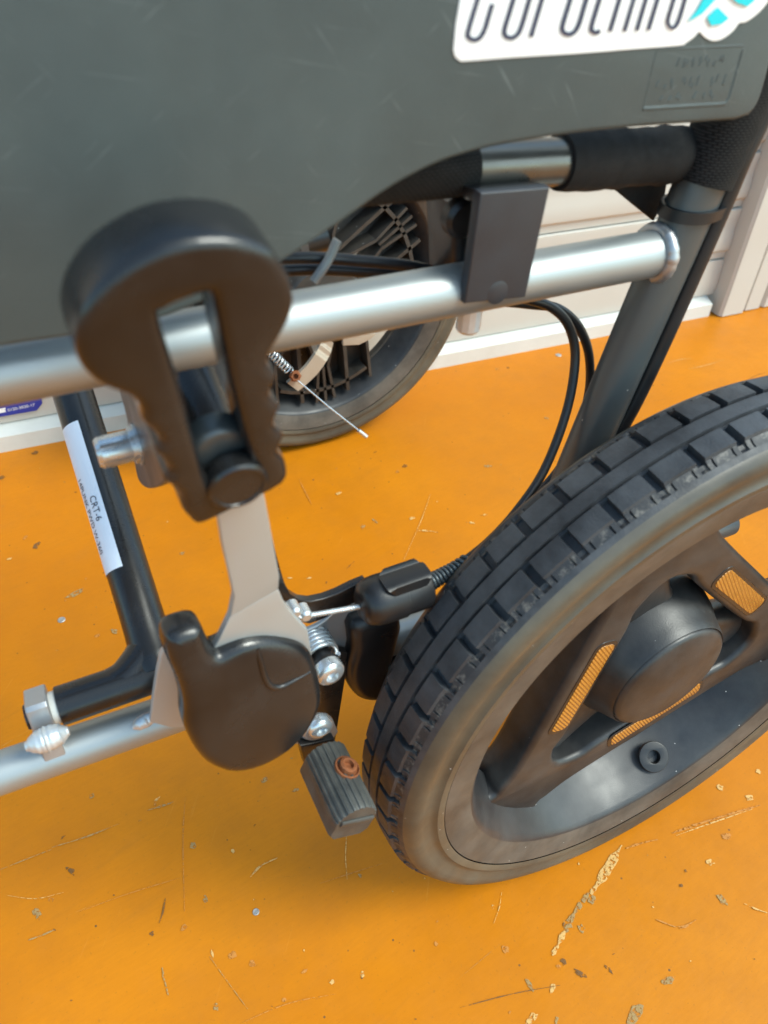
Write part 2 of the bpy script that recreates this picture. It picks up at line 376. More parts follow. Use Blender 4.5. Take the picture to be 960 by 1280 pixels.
marks = [(506,583,7,4,.4,DK),(497,590,4,3,0,BR),(423,617,7,3,.2,PL),(515,648,7,3,.3,PL),(469,652,3,6,.2,G),(454,658,5,3,.6,G),(610,583,7,3,-.6,G),(606,644,5,3,0,PL),(590,654,5,3,0,PL),
 (683,523,4,4,.3,G),(621,462,4,3,0,BR),(635,460,4,3,0,DK),(362,723,6,2,-.2,PL),(45,683,9,5,.9,DK),(32,672,6,3,.9,BR),(44,566,5,4,0,DK),(2,597,7,4,.4,DK),(227,692,5,3,0,G),(12,699,4,2,0,PL),(386,723,5,2,0,PL),
 (93,743,19,4,.25,G),(143,790,5,6,.5,G),(122,795,5,3,0,BR),(115,995,5,4,0,G),(241,1057,5,5,0,G),(291,1064,3,3,0,PL),(90,1090,4,9,.5,DK),(46,1142,5,8,.3,G),(257,1125,4,5,0,G),(190,1167,4,3,0,DK),(195,1005,4,3,0,BR),
 (265,1192,2,5,0,PL),(727,1161,6,5,.3,G),(704,1202,6,5,0,DK),(698,1208,4,3,0,BR),(725,1217,4,8,.6,DK),(690,1236,8,4,.8,PL),(661,1230,4,8,0,G),(835,1226,13,5,-.3,G),(792,1268,24,7,.35,G),(902,1125,5,8,0,G),
 (851,1107,3,2,-.5,DK),(907,1045,9,5,-.5,BR),(632,1187,6,5,0,BR),(665,1273,12,4,.3,PL),(740,1125,8,6,.2,G),(887,1078,7,4,-.3,PL),(761,1212,3,6,.2,DK),(857,1089,2,2,0,DK),(545,1180,4,3,0,BR),(900,985,6,4,0,PL),(937,997,7,5,0,PL),(948,965,4,3,0,PL),
 (415,1228,4,3,0,PL),(380,1215,6,2,.2,BR),(453,1219,4,4,0,PL),(290,1195,7,5,0,BR),(315,1205,6,4,0,BR),(64,1125,4,3,0,BR),(330,975,6,4,0,G),(370,988,6,3,0,G),(316,960,4,3,0,BR),(230,1160,5,4,0,BR),(450,1095,3,3,0,G),(270,1259,4,5,0,G),(355,1250,3,3,0,BR)]
for x, y, a, b, g, mi in marks:
    p = atz(x, y, 0); s = (p - CAMLOC).length / FPX
    blob(bm, p, a * s * .62, b * s * .80, g, .0005, mi)
line(bm, [(777,1057),(768,1072),(752,1098),(738,1118)], 7, .0006, PL, .6)
line(bm, [(736,1116),(724,1133),(712,1152),(706,1166)], 8, .0006, G, .7)
line(bm, [(706,1164),(698,1180),(690,1195)], 5, .0007, PL, .8)
for pts, wd, mi in [([(65,1060),(110,1046),(150,1030)],1.6,G),([(0,1088),(40,1072),(66,1062)],1.0,G),([(183,1014),(200,1009),(217,1003)],2.2,G),([(313,1097),(326,1083),(347,1073)],2.0,PL),([(207,1123),(204,1140),(199,1155)],1.6,DK),
   ([(203,1210),(206,1225),(211,1246)],2.5,G),([(840,1042),(890,1025),(950,1007)],3,BR),([(845,1045),(890,1029),(940,1012)],1.3,PL),([(780,1062),(800,1055),(822,1050)],2.5,BR),([(433,712),(438,707),(443,702)],1.2,DK),
   ([(523,664),(534,664),(547,666)],3,PL),([(538,618),(527,650),(505,700)],1.0,PL),([(374,600),(383,618),(390,632)],2.4,BR),([(627,1116),(624,1135),(617,1155)],1.0,PL),([(10,1120),(45,1124),(80,1116)],.9,PL),([(232,995),(229,1050),(231,1140)],1.2,BR),([(262,1196),(285,1228),(310,1262)],.9,G),
   ([(35,1176),(52,1170),(68,1163)],2,G),([(100,1140),(160,1118),(235,1095)],1.0,BR),([(820,1150),(850,1160),(870,1150)],2,BR),([(575,1260),(640,1243),(700,1232)],.9,DK),([(400,1105),(440,1092),(478,1080)],1.2,BR),([(434,1030),(432,1070),(434,1100)],1,PL),([(300,1280),(360,1255),(420,1243)],1,BR),([(930,1130),(945,1137),(960,1142)],1.6,PL),
   ([(760,520),(800,505),(850,497)],1.2,BR),([(835,455),(850,450),(865,449)],1.5,PL),([(860,462),(880,458),(905,450)],1.5,PL),([(925,480),(945,470),(958,466)],1.4,DK)]:
    line(bm, pts, wd, .0008, mi, .5)
for k in range(500):
    p = Vector((random.uniform(-.55, .75), random.uniform(-.12, .62), 0)); s = .00055 * random.uniform(.3, 1.6)
    blob(bm, p, s * random.uniform(.6, 2.6), s, random.uniform(-.4, 1), .00045 + k * 1e-7, random.choice([G, PL, DK, BR, BR, DK]), 7, .5)
for k in range(45):
    p = Vector((random.uniform(-.55, .75), random.uniform(-.12, .62), 0)); a = random.gauss(.15, .35); l = random.uniform(.006, .035)
    d = Vector((math.cos(a), math.sin(a), 0)); sd_ = Vector((-d.y, d.x, 0)); wv = random.uniform(.00004, .00012)
    f = flat_poly(bm, [p - d * l + Z * .0004, p - sd_ * wv + Z * .0004, p + d * l + Z * .0004, p + sd_ * wv + Z * .0004])
    if f: f.material_index = random.choice([G, BR, BR, PL])
me = bpy.data.meshes.new('paint_wear'); bm.to_mesh(me); bm.free()
finish('paint_wear', me, [M['chip_grey'], M['chip_pale'], M['chip_dark'], M['chip_brown']], floor, smooth=0, kind='stuff')
for k_ in ('chip_grey', 'chip_pale', 'chip_dark', 'chip_brown'):
    nt_ = M[k_].node_tree; b_ = nt_.nodes['Principled BSDF']; tc2_ = [n for n in nt_.nodes if n.type == 'TEX_COORD'][0]
    n_a = nt_.nodes.new('ShaderNodeTexNoise'); n_a.inputs['Scale'].default_value = 420; n_a.inputs['Detail'].default_value = 5; nt_.links.new(tc2_.outputs['Object'], n_a.inputs['Vector'])
    r_a = nt_.nodes.new('ShaderNodeMapRange'); r_a.inputs[1].default_value = .38; r_a.inputs[2].default_value = .52; r_a.inputs[4].default_value = .95
    nt_.links.new(n_a.outputs[0], r_a.inputs[0]); nt_.links.new(r_a.outputs[0], b_.inputs['Alpha'])
for x, y, r in ((77, 775, .0033), (320, 1140, .0022), (698, 444, .0042)):
    p = atz(x, y, 0)
    lathe_obj('nail_head', [(r, 0), (r, .0004), (r * .8, .0009), (r * .4, .0006), (0, .0009)], p, Z, M['stud'], floor, n=14)

# ------------------------------------------------------------------ setting: wall
PHI = -0.0717
WN = Vector((-math.sin(PHI), math.cos(PHI), 0)); WT = Vector((math.cos(PHI), math.sin(PHI), 0)); YW = 0.6142
def wp(s, d, z): return WT * s + WN * (YW + d) + Z * z
def atw(px, py, d=0): return atp(px, py, WN * (YW + d), WN)
wall = bpy.data.objects.new('wall', None); col.objects.link(wall); WPOS[wall] = wp(0, .05, 0); wall.location = WPOS[wall]
wall['label'] = 'cream clapboard wall behind the wheelchair with white base rail and corner post'; wall['category'] = 'wall'
SP = atw(892, 391).dot(WT)                       # the corner post's left edge
def extrude_s(name, prof, s0, s1, mt, parent, smooth=25, **k):
    bm = bmesh.new()
    a = [bm.verts.new(wp(s0, d, z)) for d, z in prof]; b = [bm.verts.new(wp(s1, d, z)) for d, z in prof]
    n = len(prof)
    for i in range(n): bm.faces.new((a[i], a[(i + 1) % n], b[(i + 1) % n], b[i]))
    bm.faces.new(a[::-1]); bm.faces.new(b)
    return bm_obj(name, bm, mt, parent, smooth=smooth, **k)
extrude_s('base_rail', [(-.004, 0), (-.004, .019), (.002, .0215), (.016, .026), (.03, .026), (.03, 0)], -2.2, SP - .012, M['base'], wall)
H = .0722
for i in range(0, 14):
    z0 = .0085 + H * i + (.0 if i else .018)
    z1 = .0085 + H * (i + 1)
    zt = z1 - H
    # lap profile: lip at the bottom, then a gently waved face leaning back under the next board
    prof = [(.026, z0), (.0150, z0), (.0146, z0 + .009), (.0105, z0 + .0135), (.0098, z0 + .018), (.0104, z0 + (z1 - z0) * .45), (.0120, z0 + (z1 - z0) * .58), (.0122, z0 + (z1 - z0) * .72), (.0108, z1 - .008), (.0112, z1 - .0026), (.0130, z1 - .0018), (.026, z1 - .0018)]
    if i == 0: prof = [(.022, z0), (.012, z0), (.010, z0 + .02), (.0125, z1 - .002), (.022, z1 - .002)]
    extrude_s('siding_board', prof, -2.2, SP - .0005, M['wall'], wall)
def extrude_z(name, prof, z0, z1, mt, parent, **k):
    bm = bmesh.new()
    a = [bm.verts.new(wp(s, d, z0)) for s, d in prof]; b = [bm.verts.new(wp(s, d, z1)) for s, d in prof]
    n = len(prof)
    for i in range(n): bm.faces.new((a[i], a[(i + 1) % n], b[(i + 1) % n], b[i]))
    bm.faces.new(a[::-1]); bm.faces.new(b)
    return bm_obj(name, bm, mt, parent, smooth=25, **k)
extrude_z('corner_post', [(SP, .03), (SP, -.010), (SP + .004, -.014), (SP + .042, -.014), (SP + .046, -.010), (SP + .046, .03)], .0015, 1.03, M['wall'], wall)
s0 = SP + .047
for k in range(9):
    extrude_z('ribbed_panel', [(s0, .03), (s0, -.006), (s0 + .004, -.010), (s0 + .030, -.010), (s0 + .034, -.006), (s0 + .034, .03)], .0015, 1.03, M['wall'], wall)
    s0 += .036
# the blue telephone sticker low on the wall
dw = .0085
def wl(a, b): return atw(a, b, dw)
st = [(-120, 517), (-120, 545), (0, 521), (46, 513), (53, 504), (51, 494), (-10, 480)]
stick = plate('telephone_sticker', [[wl(a, b) for a, b in st]], -WN, .0006, M['blue'], wall, bevel=.0001)
def text_mesh(s, size, origin, ux, uy, shear=0.0, space=1.0):
    cu = bpy.data.curves.new('t', 'FONT'); cu.body = s; cu.size = 1; cu.shear = shear; cu.space_character = space; cu.resolution_u = 3
    ob = bpy.data.objects.new('t', cu); col.objects.link(ob)
    me = bpy.data.meshes.new_from_object(ob.evaluated_get(bpy.context.evaluated_depsgraph_get()))
    bpy.data.objects.remove(ob); bpy.data.curves.remove(cu); me.materials.clear()
    for v in me.vertices:
        p = origin + ux * (v.co.x * size) + uy * (v.co.y * size); v.co = p
    return me
ux = (wl(44, 506) - wl(10, 513)); ln = ux.length; ux.normalize(); uy = Z - ux * Z.dot(ux); uy.normalize()
o_ = wl(10, 514) - WN * .0006
me = text_mesh('0120-3030-17', 1, Vector(), X, Y)
wdt = max(v.co.x for v in me.vertices); bpy.data.meshes.remove(me)
finish('telephone_number', text_mesh('0120-3030-17', ln / wdt, o_, ux, uy), M['white'], stick, smooth=0)
bm = bmesh.new()
b0 = o_ - ux * .0085
for p in ([(0, 0), (.0065, 0), (.0065, .0035), (0, .0035)], [(-.001, .0036), (.0075, .0036), (.0075, .0055), (-.001, .0055)]):
    flat_poly(bm, [b0 + ux * a + uy * b for a, b in p])
bm_obj('telephone_symbol', bm, M['white'], stick, smooth=0)

# ------------------------------------------------------------------ the wheelchair
chair = bpy.data.objects.new('wheelchair', None); col.objects.link(chair)
WPOS[chair] = Vector((-.1, .26, 0)); chair.location = WPOS[chair]
chair['label'] = 'folding wheelchair with silver tube frame, dark side panel and brake lever on the orange floor'
chair['category'] = 'wheelchair'
YF = .072
# ---- wheels
YC = .0225; PITCH = 2 * math.pi / 57
def tyre_mesh():
    fr = [-.5, -.46, -.415, -.395, -.36, -.30, -.275, -.262, -.235, -.222, -.18, -.11, -.09, -.045, 0, .045, .09, .11, .18, .222, .235, .262, .275, .30, .36, .395, .415, .46]
    # near groove centred on 0, far groove centred on .5
    half = [(.0225, .1478), (.0232, .1500), (.0234, .1520), (.0222, .1535), (.0218, .1560), (.0232, .1600), (.0238, .1632), (.0226, .1665), (.0200, .1690), (.0178, .1705), (.0160, .1712), (.0148, .1718)]
    prof = [(-a, r, 0) for a, r in half]
    tr = [(-.0144, 'b'), (-.0140, 'n'), (-.0120, 'n'), (-.0080, 'n'), (-.0052, 'n'), (-.0049, 'g'), (-.0036, 'g'), (-.0033, 'r'), (0, 'r'), (.0030, 'r'), (.0033, 'g'), (.0046, 'g'), (.0049, 'f'), (.0080, 'f'), (.0120, 'f'), (.0140, 'f'), (.0144, 'b')]
    prof += [(y, None, c) for y, c in tr] + [(a, r, 0) for a, r in half[::-1]]
    verts, faces = [], []
    n = 57 * len(fr); mlen = len(prof)
    th0 = math.radians(112.3)
    fi = []
    for i in range(57):
        for q in fr: fi.append((th0 + (i + q) * PITCH, q))
    for th, q in fi:
        dn = abs(q); df = .5 - abs(q)
        for y, r, c in prof:
            if r is None:
                crown = .1750 - .0011 * (y / .0144) ** 2
                gn = 0 if dn > .10 else 1; gf = 0 if df > .095 else 1
                if c == 'r': r = crown
                elif c == 'g': r = crown - .0024
                elif c == 'n': r = crown - (.0038 if gn else 0)
                elif c == 'f': r = crown - (.0038 if gf else 0)
                else:
                    g = gn if y < 0 else gf
                    r = .1724 - (.0014 if g else 0)
            elif r in (.1712, .1718):
                nick = (y < 0 and (.225 < abs(q) < .27 or dn < .1)) or (y > 0 and (.225 < abs(q) < .27 or df < .1))
                if nick: r -= .0011
                elif r == .1718: r += .0004
            verts.append((r * math.cos(th), YC + y, .175 + r * math.sin(th)))
    for i in range(n):
        for k in range(mlen - 1):
            a = i * mlen + k; b = ((i + 1) % n) * mlen + k
            faces.append((a, a + 1, b + 1, b))
    me = bpy.data.meshes.new('tyre'); me.from_pydata(verts, [], faces)
    me.materials.append(M['rubber']); me.materials.append(M['sidewall']); me.materials.append(M['scuff'])
    sw = len(half) - 4
    for p in me.polygons:
        k = p.index % (mlen - 1)
        p.material_index = 1 if (k < sw or k >= mlen - 1 - sw) else (2 if (len(half) - 3 <= k < len(half) or mlen - 1 - len(half) <= k < mlen + 2 - len(half)) else 0)
    bm = bmesh.new(); bm.from_mesh(me); bmesh.ops.recalc_face_normals(bm, faces=bm.faces); bm.to_mesh(me); bm.free()
    me.polygons.foreach_set('use_smooth', [True] * len(me.polygons)); me.set_sharp_from_angle(angle=math.radians(32))
    return me
TYRE = tyre_mesh()
TYRE.transform(Matrix.Translation((0, -YC, -.175)))
def rimprof(bm, yoff, P):
    n = 128; rings = []
    for r, y in P:
        rings.append([bm.verts.new((r * math.cos(2 * math.pi * k / n), yoff + y, .175 + r * math.sin(2 * math.pi * k / n))) for k in range(n)])
    for i in range(len(P)):
        a, b = rings[i], rings[(i + 1) % len(P)]
        for k in range(n):
            f = bm.faces.new((a[k], a[(k + 1) % n], b[(k + 1) % n], b[k])); f.material_index = 1 if i in (1, 2) else 0
RIM = [(.1486, .006), (.1484, .0015), (.1472, .0003), (.1310, .0030), (.1292, .0042), (.1278, .0065), (.1235, .014), (.1180, .026), (.1150, .034), (.118, .040), (.1300, .0425), (.1472, .0447), (.1484, .0435), (.1486, .039)]
def polar(r, a, y=0.0): return Vector((r * math.cos(math.radians(a)), y, .175 + r * math.sin(math.radians(a))))

def near_wheel():
    bm = bmesh.new(); rimprof(bm, 0, RIM)
    wh = bm_obj('rear_wheel', bm, [M['rim'], M['band']], chair, smooth=35, label='near rear wheel with amber reflectors on dusty black spokes')
    t = bpy.data.objects.new('tyre', TYRE); col.objects.link(t); t.parent = wh; t.location = Vector((0, YC, .175)) - WPOS[wh]; WPOS[t] = Vector((0, YC, .175))
    cen = (166, 46, -74)
    out = [polar(.1300, a, 0) for a in range(0, 360, 3)]
    loops = [out]
    def chord(c, d, h): r = math.hypot(d, h); return polar(r, c + math.degrees(math.atan2(h, d)))
    for c in cen:
        lp = [polar(.1225, c + a) for a in (44, 30, 18, 6, -6, -18, -30, -44)]
        lp += [polar(.117, c - 47), chord(c, .0785, -.080), chord(c, .0745, -.066), chord(c, .0735, -.040), chord(c, .0735, 0), chord(c, .0735, .040), chord(c, .0745, .066), chord(c, .0785, .080), polar(.117, c + 47)]
        loops.append(crom(lp, 4, True))
    inner = []
    for c in (166, 46, -74):
        inner += [chord(c, .0500, .055), chord(c, .0485, .042), chord(c, .0480, .02), chord(c, .0480, -.02), chord(c, .0485, -.042), chord(c, .0500, -.055), polar(.0815, c - 60)]
    loops.append(crom(inner, 4, True))
    plate('spoke', loops, -Y, .024, M['web'], wh, bevel=.0040, off=-.031, smooth=50)
    for c in cen:                                           # radial arms behind the three straight spokes
        a = c + 60; d = (polar(1, a) - polar(0, a)); t = d.cross(Y)
        o_ = Vector((0, 0, .175))
        pts = [o_ + d * r + t * w_ for r, w_ in ((.030, .020), (.050, .0165), (.075, .015), (.100, .0165), (.1215, .023), (.1215, -.023), (.100, -.0165), (.075, -.015), (.050, -.0165), (.030, -.020))]
        plate('radial_arm', [crom(pts, 3, True)], -Y, .020, M['web'], wh, bevel=.0075, off=-.0395, smooth=60)
    # hub barrel and cap
    bm = bmesh.new()
    lathe(bm, [(.049, -.052), (.048, -.038), (.0452, -.029), (.0415, -.022), (.0392, -.0165), (.0378, -.0132), (.0371, -.0121), (.0364, -.0130)], Vector((0, 0, .175)), -Y, 64)
    bm_obj('hub', bm, M['web'], wh, smooth=40)
    lathe_obj('hub_cap', [(.0362, -.0150), (.0362, -.0122), (.0354, -.0108), (.0332, -.0097), (.027, -.0087), (.019, -.0072), (.010, -.0064), (0, -.0062)], Vector((0, 0, .175)), -Y, M['web'], wh, n=64)
    for c in cen:
        for nm, d0, d1, hl_, rc, yy, th, mt in (('reflector_gasket', .0515, .0670, .0358, .0055, .0190, .0010, M['black_paint']), ('reflector', .0535, .0650, .0332, .004, .0187, .0012, M['amber'])):
            if c == -74: d0, d1 = d0 - .0030, d1 - .0030
            lp = []
            for q, (dc, hc) in enumerate(((d1 - rc, hl_ - rc), (d0 + rc, hl_ - rc), (d0 + rc, -hl_ + rc), (d1 - rc, -hl_ + rc))):
                for k in range(7):
                    g = math.radians((90 * q) + 15 * k)
                    lp.append(chord(c, dc + rc * math.cos(g), hc + rc * math.sin(g)))
            plate(nm, [lp], -Y, th, mt, wh, bevel=.0004, off=-yy - .0002)
    # valve flap with its hole, on the barrel's lower side
    a = -74.0; p = polar(.1198, a, .0190)
    nin = (polar(0, 0, 0) - polar(1, a, 0)); nin.y = 0; nin.normalize()
    nv = (nin * .80 - Y * .60).normalized()
    u = nv.cross(X).normalized(); v = nv.cross(u)
    ring = lambda r, n: [p + (u * math.cos(2 * math.pi * k / n) + v * math.sin(2 * math.pi * k / n)) * r for k in range(n)]
    plate('valve_flap', [ring(.0102, 36), ring(.0042, 24)], nv, .0022, M['black_plastic'], wh, bevel=.0006, off=.0028)
    lathe_obj('dark_hole_cup', [(.0050, -.001), (.0050, .0012), (.0041, .0012), (.0041, -.006), (0, -.006)], p, nv, M['black_plastic'], wh, n=20)  # black cup added behind the flap so its hole looks dark and deep
    return wh
near_wheel()

YD = .5023
def far_wheel():
    bm = bmesh.new(); rimprof(bm, YD, RIM)
    wh = bm_obj('rear_wheel', bm, [M['rim'], M['band']], chair, smooth=35, label='far rear wheel seen from its ribbed inner side with a drum brake')
    t = bpy.data.objects.new('tyre', TYRE); col.objects.link(t); t.parent = wh; t.location = Vector((0, YC + YD, .175)) - WPOS[wh]
    cen = (-87, 33, 153)
    loops = [[polar(.119, a, YD) for a in range(0, 360, 3)]]
    for c in cen:
        o = c + 60
        arch = [(-31, .112), (-24, .098), (-14, .078), (-6, .066), (0, .063), (6, .066), (14, .078), (24, .098), (31, .112)]
        loops.append(crom([polar(r, o + a, YD) for a, r in arch] + [polar(.115, o + a, YD) for a in (24, 12, 0, -12, -24)], 4, True))
        gap = [(-14, .047), (-9, .060), (0, .076), (9, .060), (14, .047), (7, .044), (-7, .044)]
        loops.append(crom([polar(r, c + a, YD) for a, r in gap], 3, True))
    plate('spoke_web', loops, -Y, .008, M['far_plastic'], wh, bevel=.001, off=-.032)
    bm = bmesh.new()
    def rib(pts, w=.0038, y0=.008, y1=.030):
        P = [polar(r, a, 0) for r, a in pts]
        for p, q in zip(P, P[1:]):
            t = (q - p).normalized(); s = Vector((-t.z, 0, t.x)) * w / 2
            vs_ = []
            for yy in (YD + y0, YD + y1):
                vs_ += [bm.verts.new(Vector((e.x, yy, e.z))) for e in (p + s, q + s, q - s, p - s)]
            for f in ((0, 1, 2, 3), (7, 6, 5, 4), (0, 4, 5, 1), (1, 5, 6, 2), (2, 6, 7, 3), (3, 7, 4, 0)): bm.faces.new([vs_[i] for i in f])
    for c in cen:
        for s in (1, -1):
            rib([(.044, c + s * 32), (.063, c + s * 40), (.080, c + s * 40), (.100, c + s * 32), (.120, c + s * 27)], .003)
            rib([(.044, c + s * 20), (.079, c + s * 4), (.121, c + s * 5)], .003)
            rib([(.050, c + s * 30), (.080, c + s * 19), (.119, c + s * 13)])
        rib([(.106, c + a) for a in range(-28, 29, 7)])
        rib([(.079, c), (.121, c)], .003)
    bm_obj('spoke_ribs', bm, M['far_plastic'], wh, smooth=0, kind='stuff')
    lathe_obj('brake_drum', [(.041, -.03), (.041, .008), (.038, .012), (.018, .014), (.016, .022), (0, .022)], Vector((0, YD, .175)), -Y, M['far_plastic'], wh, n=48)
    return wh
far_wheel()

# ---- far drum brake band, spring, wire
YB = .478
sp_path = [at(a, b, YB) for a, b in ((398, 425), (404, 440), (388, 462), (368, 478), (358, 486))]
bm = bmesh.new()
P = crom([(410, 424, 0), (405, 440, 0), (392, 460, 0), (378, 474, 0), (366, 484, 0)], 5)
for i in range(len(P) - 1):
    q = []
    for p, wd in ((P[i], -9), (P[i + 1], -9), (P[i + 1], 9), (P[i], 9)): q.append((p.x + wd * .75, p.y + wd * .55))
    a = [at(x, y, YB) for x, y in q]; b = [v + Y * .004 for v in a]
    va = [bm.verts.new(v) for v in a]; vb = [bm.verts.new(v) for v in b]
    bm.faces.new(va); bm.faces.new(vb[::-1])
    for k in range(4): bm.faces.new((va[k], vb[k], vb[(k + 1) % 4], va[(k + 1) % 4]))
bmesh.ops.remove_doubles(bm, verts=bm.verts, dist=1e-5)
band = bm_obj('brake_band', bm, M['beige_steel'], chair)
plate('band_clip', [ypl([(428, 431), (448, 430), (462, 423), (470, 416), (440, 414), (428, 420)], YB)], -Y, .004, M['beige_steel'], band)
lathe_obj('adjuster_nut', [(.0060, -.006), (.0060, .004), (.0045, .006), (.0045, .010), (.0028, .010), (.0028, .006), (0, .006)], at(369, 470, YB - .004), (at(371, 471, YB - .02) - at(369, 470, YB)), M['rust'], chair, n=6, smooth=0)
def helix(bm, p0, p1, R_, r, turns, n=6, seg=18):
    ax = (p1 - p0); t = ax.normalized(); u = t.cross(Z if abs(t.z) < .9 else X).normalized(); v = t.cross(u)
    path = [p0 + ax * (i / (turns * seg)) + (u * math.cos(2 * math.pi * i / seg) + v * math.sin(2 * math.pi * i / seg)) * R_ for i in range(int(turns * seg) + 1)]
    sweep(bm, path, r, n)
bm = bmesh.new(); helix(bm, at(336, 438, YB), at(362, 464, YB), .0042, .0008, 8); bm_obj('return_spring', bm, M['steel'], chair)
wire = tube('brake_wire', [at(370, 474, YB - .01), at(410, 508, .455), at(452, 541, .44)], .0008, M['steel'], chair, n=8)
tube('wire_end_cap', [at(448, 538, .441), at(458, 546, .4385)], .0022, M['steel'], wire, n=10)

# ---- side frame tubes
def zline(px1, px2, y):
    a, b = at(*px1, y), at(*px2, y); return a, (b - a) / (b.x - a.x)
def onx(line_, x): return line_[0] + line_[1] * (x - line_[0].x)
LR = zline((0, 966), (500, 793), YF)
lower = tube('lower_rail', [onx(LR, -.62), onx(LR, .09)], .0090, M['silver'], chair, n=32)
UR = zline((0, 467), (800, 320), YF)
pc = [at(876, 228, YF), at(763, 490, YF), at(742, 566, YF)]
pd = (pc[1] - pc[0]).normalized()
post = tube('back_post', [pc[0] - pd * .16, pc[0], pc[1], pc[1] + pd * .13], .0098, M['gunmetal'], chair, n=32)
wx = at(826, 318, YF).x
upper = tube('upper_rail', [onx(UR, -.62), onx(UR, wx - .002)], .0090, M['silver'], chair, n=32)
def weld(name, c, ax, R_, r, parent, n=30, a0=0, a1=360):
    """ring of overlapping weld ripples about axis ax"""
    ax = ax.normalized(); u = ax.cross(Z if abs(ax.z) < .9 else Y).normalized(); v = ax.cross(u)
    path, rs = [], []
    for k in range(n * 3 + 1):
        a = math.radians(a0 + (a1 - a0) * k / (n * 3))
        path.append(c + (u * math.cos(a) + v * math.sin(a)) * (R_ + random.uniform(-.0001, .0001)) + ax * random.uniform(-.0001, .0001)); rs.append(r * (1.0 if k % 3 else .94) * random.uniform(.93, 1.05))
    bm = bmesh.new(); sweep(bm, path, rs, 10); return bm_obj(name, bm, M['bracket'], parent, smooth=60)
wc = onx(UR, wx)
weld('weld_bead', wc + Vector((-.0035, 0, 0)), (pd * .0 + X), .0093, .0027, upper, n=20)
tube('axle_sleeve', [pc[1] + pd * .125, pc[1] + pd * .125 + X * .075], .0085, M['gunmetal'], chair, n=24)
# fabric wrap on the post and the plastic tie
tube('fabric_wrap', [pc[0] - pd * .055, pc[0] - pd * .02, pc[0] - pd * .0005], [.0118, .0119, .0117], M['web_fabric'], post, n=32)
# sheath of the cable that runs along the post
cp = [(985, 60), (955, 140), (930, 195), (905, 255), (868, 340), (828, 430), (795, 500), (762, 562), (735, 620)]
pcable = tube('post_cable', crom([at(a, b, .0655) for a, b in cp], 6), .0035, M['cable'], chair, n=16)
# tie: a band round post and cable
tc_ = at(862, 262, YF - .002)
bm = bmesh.new()
tdir = pd; u = tdir.cross(Y).normalized(); v = tdir.cross(u)
c0 = pc[0] + pd * .0095
ring = []
for k in range(40):
    a = 2 * math.pi * k / 40; d = u * math.cos(a) + v * math.sin(a)
    R_ = .0102
    e = d.dot(X)
    if e > 0: R_ += .0052 * e ** 3
    ring.append(c0 + d * R_ + tdir * (-.0025 * d.dot(X)))
rr_ = []
for p in ring:
    d = (p - c0).normalized()
    rr_.append([bm.verts.new(p + d * a + tdir * b) for a, b in ((0, -.0022), (.0012, -.0022), (.0012, .0022), (0, .0022))])
for i in range(40):
    a, b = rr_[i], rr_[(i + 1) % 40]
    for k in range(4): bm.faces.new((a[k], a[(k + 1) % 4], b[(k + 1) % 4], b[k]))
bm_obj('cable_tie', bm, M['black_plastic'], chair, smooth=30)

# ---- seat tube with its sleeves
YS = .079
ST = zline((640, 206), (790, 197), YS)
sx = lambda px, py: at(px, py, YS).x
seat = tube('seat_tube', [onx(ST, -.45), onx(ST, sx(860, 193))], .0078, mat('bronzed_steel_tube', (.15, .145, .13), .32, .8, .1, 60), chair, n=28)
def sleeve_path(x0, x1, r, wob=.0004):
    n = 14; P_, R__ = [], []
    for i in range(n + 1):
        P_.append(onx(ST, x0 + (x1 - x0) * i / n)); R__.append(r + random.uniform(-wob, wob) * (0 if i in (0,) else 1))
    R__[0] *= .93; R__[-1] *= .9
    return P_, R__
P_, R__ = sleeve_path(sx(698, 203), sx(858, 193), .0100)
tube('seat_fabric_sleeve', P_, R__, M['fabric'], seat, n=28)
P_, R__ = sleeve_path(onx(ST, -.40).x, sx(584, 215), .0095)
tube('seat_webbing_sleeve', P_, R__, M['web_fabric'], seat, n=28)
plate('fabric_gusset', [ypl([(742, 222), (835, 206), (828, 250), (815, 275), (790, 255), (772, 240)], .088)], -Y, .003, M['fabric'], seat, bevel=.001)
# ---- seat clip on the upper rail
yc_ = .0605
M['clip'] = mat('slate_black_plastic', (.022, .025, .031), .42, 0, .15, 60, .15, 1500, dust=.2, dustcol=(.07, .075, .085))
clip = plate('seat_clip', [ypl([(601, 241), (688, 234), (657, 372), (581, 380)], yc_)], -Y, .0045, M['clip'], chair, bevel=.0007, off=-.0022)
lathe_obj('moulded_mark', [(.0042, -.001), (.0042, .00004), (.0041, .0001), (0, .0001)], at(622, 366, yc_), -Y, M['clip'], clip, n=28)
tl, tr_ = at(601, 243, yc_), at(688, 236, yc_)
bm = bmesh.new()
prof = [(.000, .0005), (.000, -.0035), (.022, -.0035), (.022, .0005), (.016, -.0005), (.009, -.0008)]
va = [bm.verts.new(tl + Y * (a + .0025) + Z * b) for a, b in prof]; vb = [bm.verts.new(tr_ + Y * (a + .0025) + Z * b) for a, b in prof]
for k in range(6): bm.faces.new((va[k], va[(k + 1) % 6], vb[(k + 1) % 6], vb[k]))
bm.faces.new(va[::-1]); bm.faces.new(vb); bm_obj('clip_saddle', bm, M['black_plastic'], clip, smooth=0)
blk = plate('saddle_block', [ypl([(548, 245), (604, 240), (600, 345), (552, 350)], .090)], -Y, .024, M['black_plastic'], chair, bevel=.004)
lathe_obj('block_bolt', [(.0065, -.002), (.0065, .002), (.005, .0034), (0, .0036)], at(575, 272, .077), -Y, M['black_plastic'], blk, n=24)
nb = at(586, 399, YF)
lathe_obj('rail_nut', [(.0046, -.006), (.0046, .0035), (.0034, .0048), (0, .0048)], nb, -Z, M['weld'], chair, n=12, smooth=25)

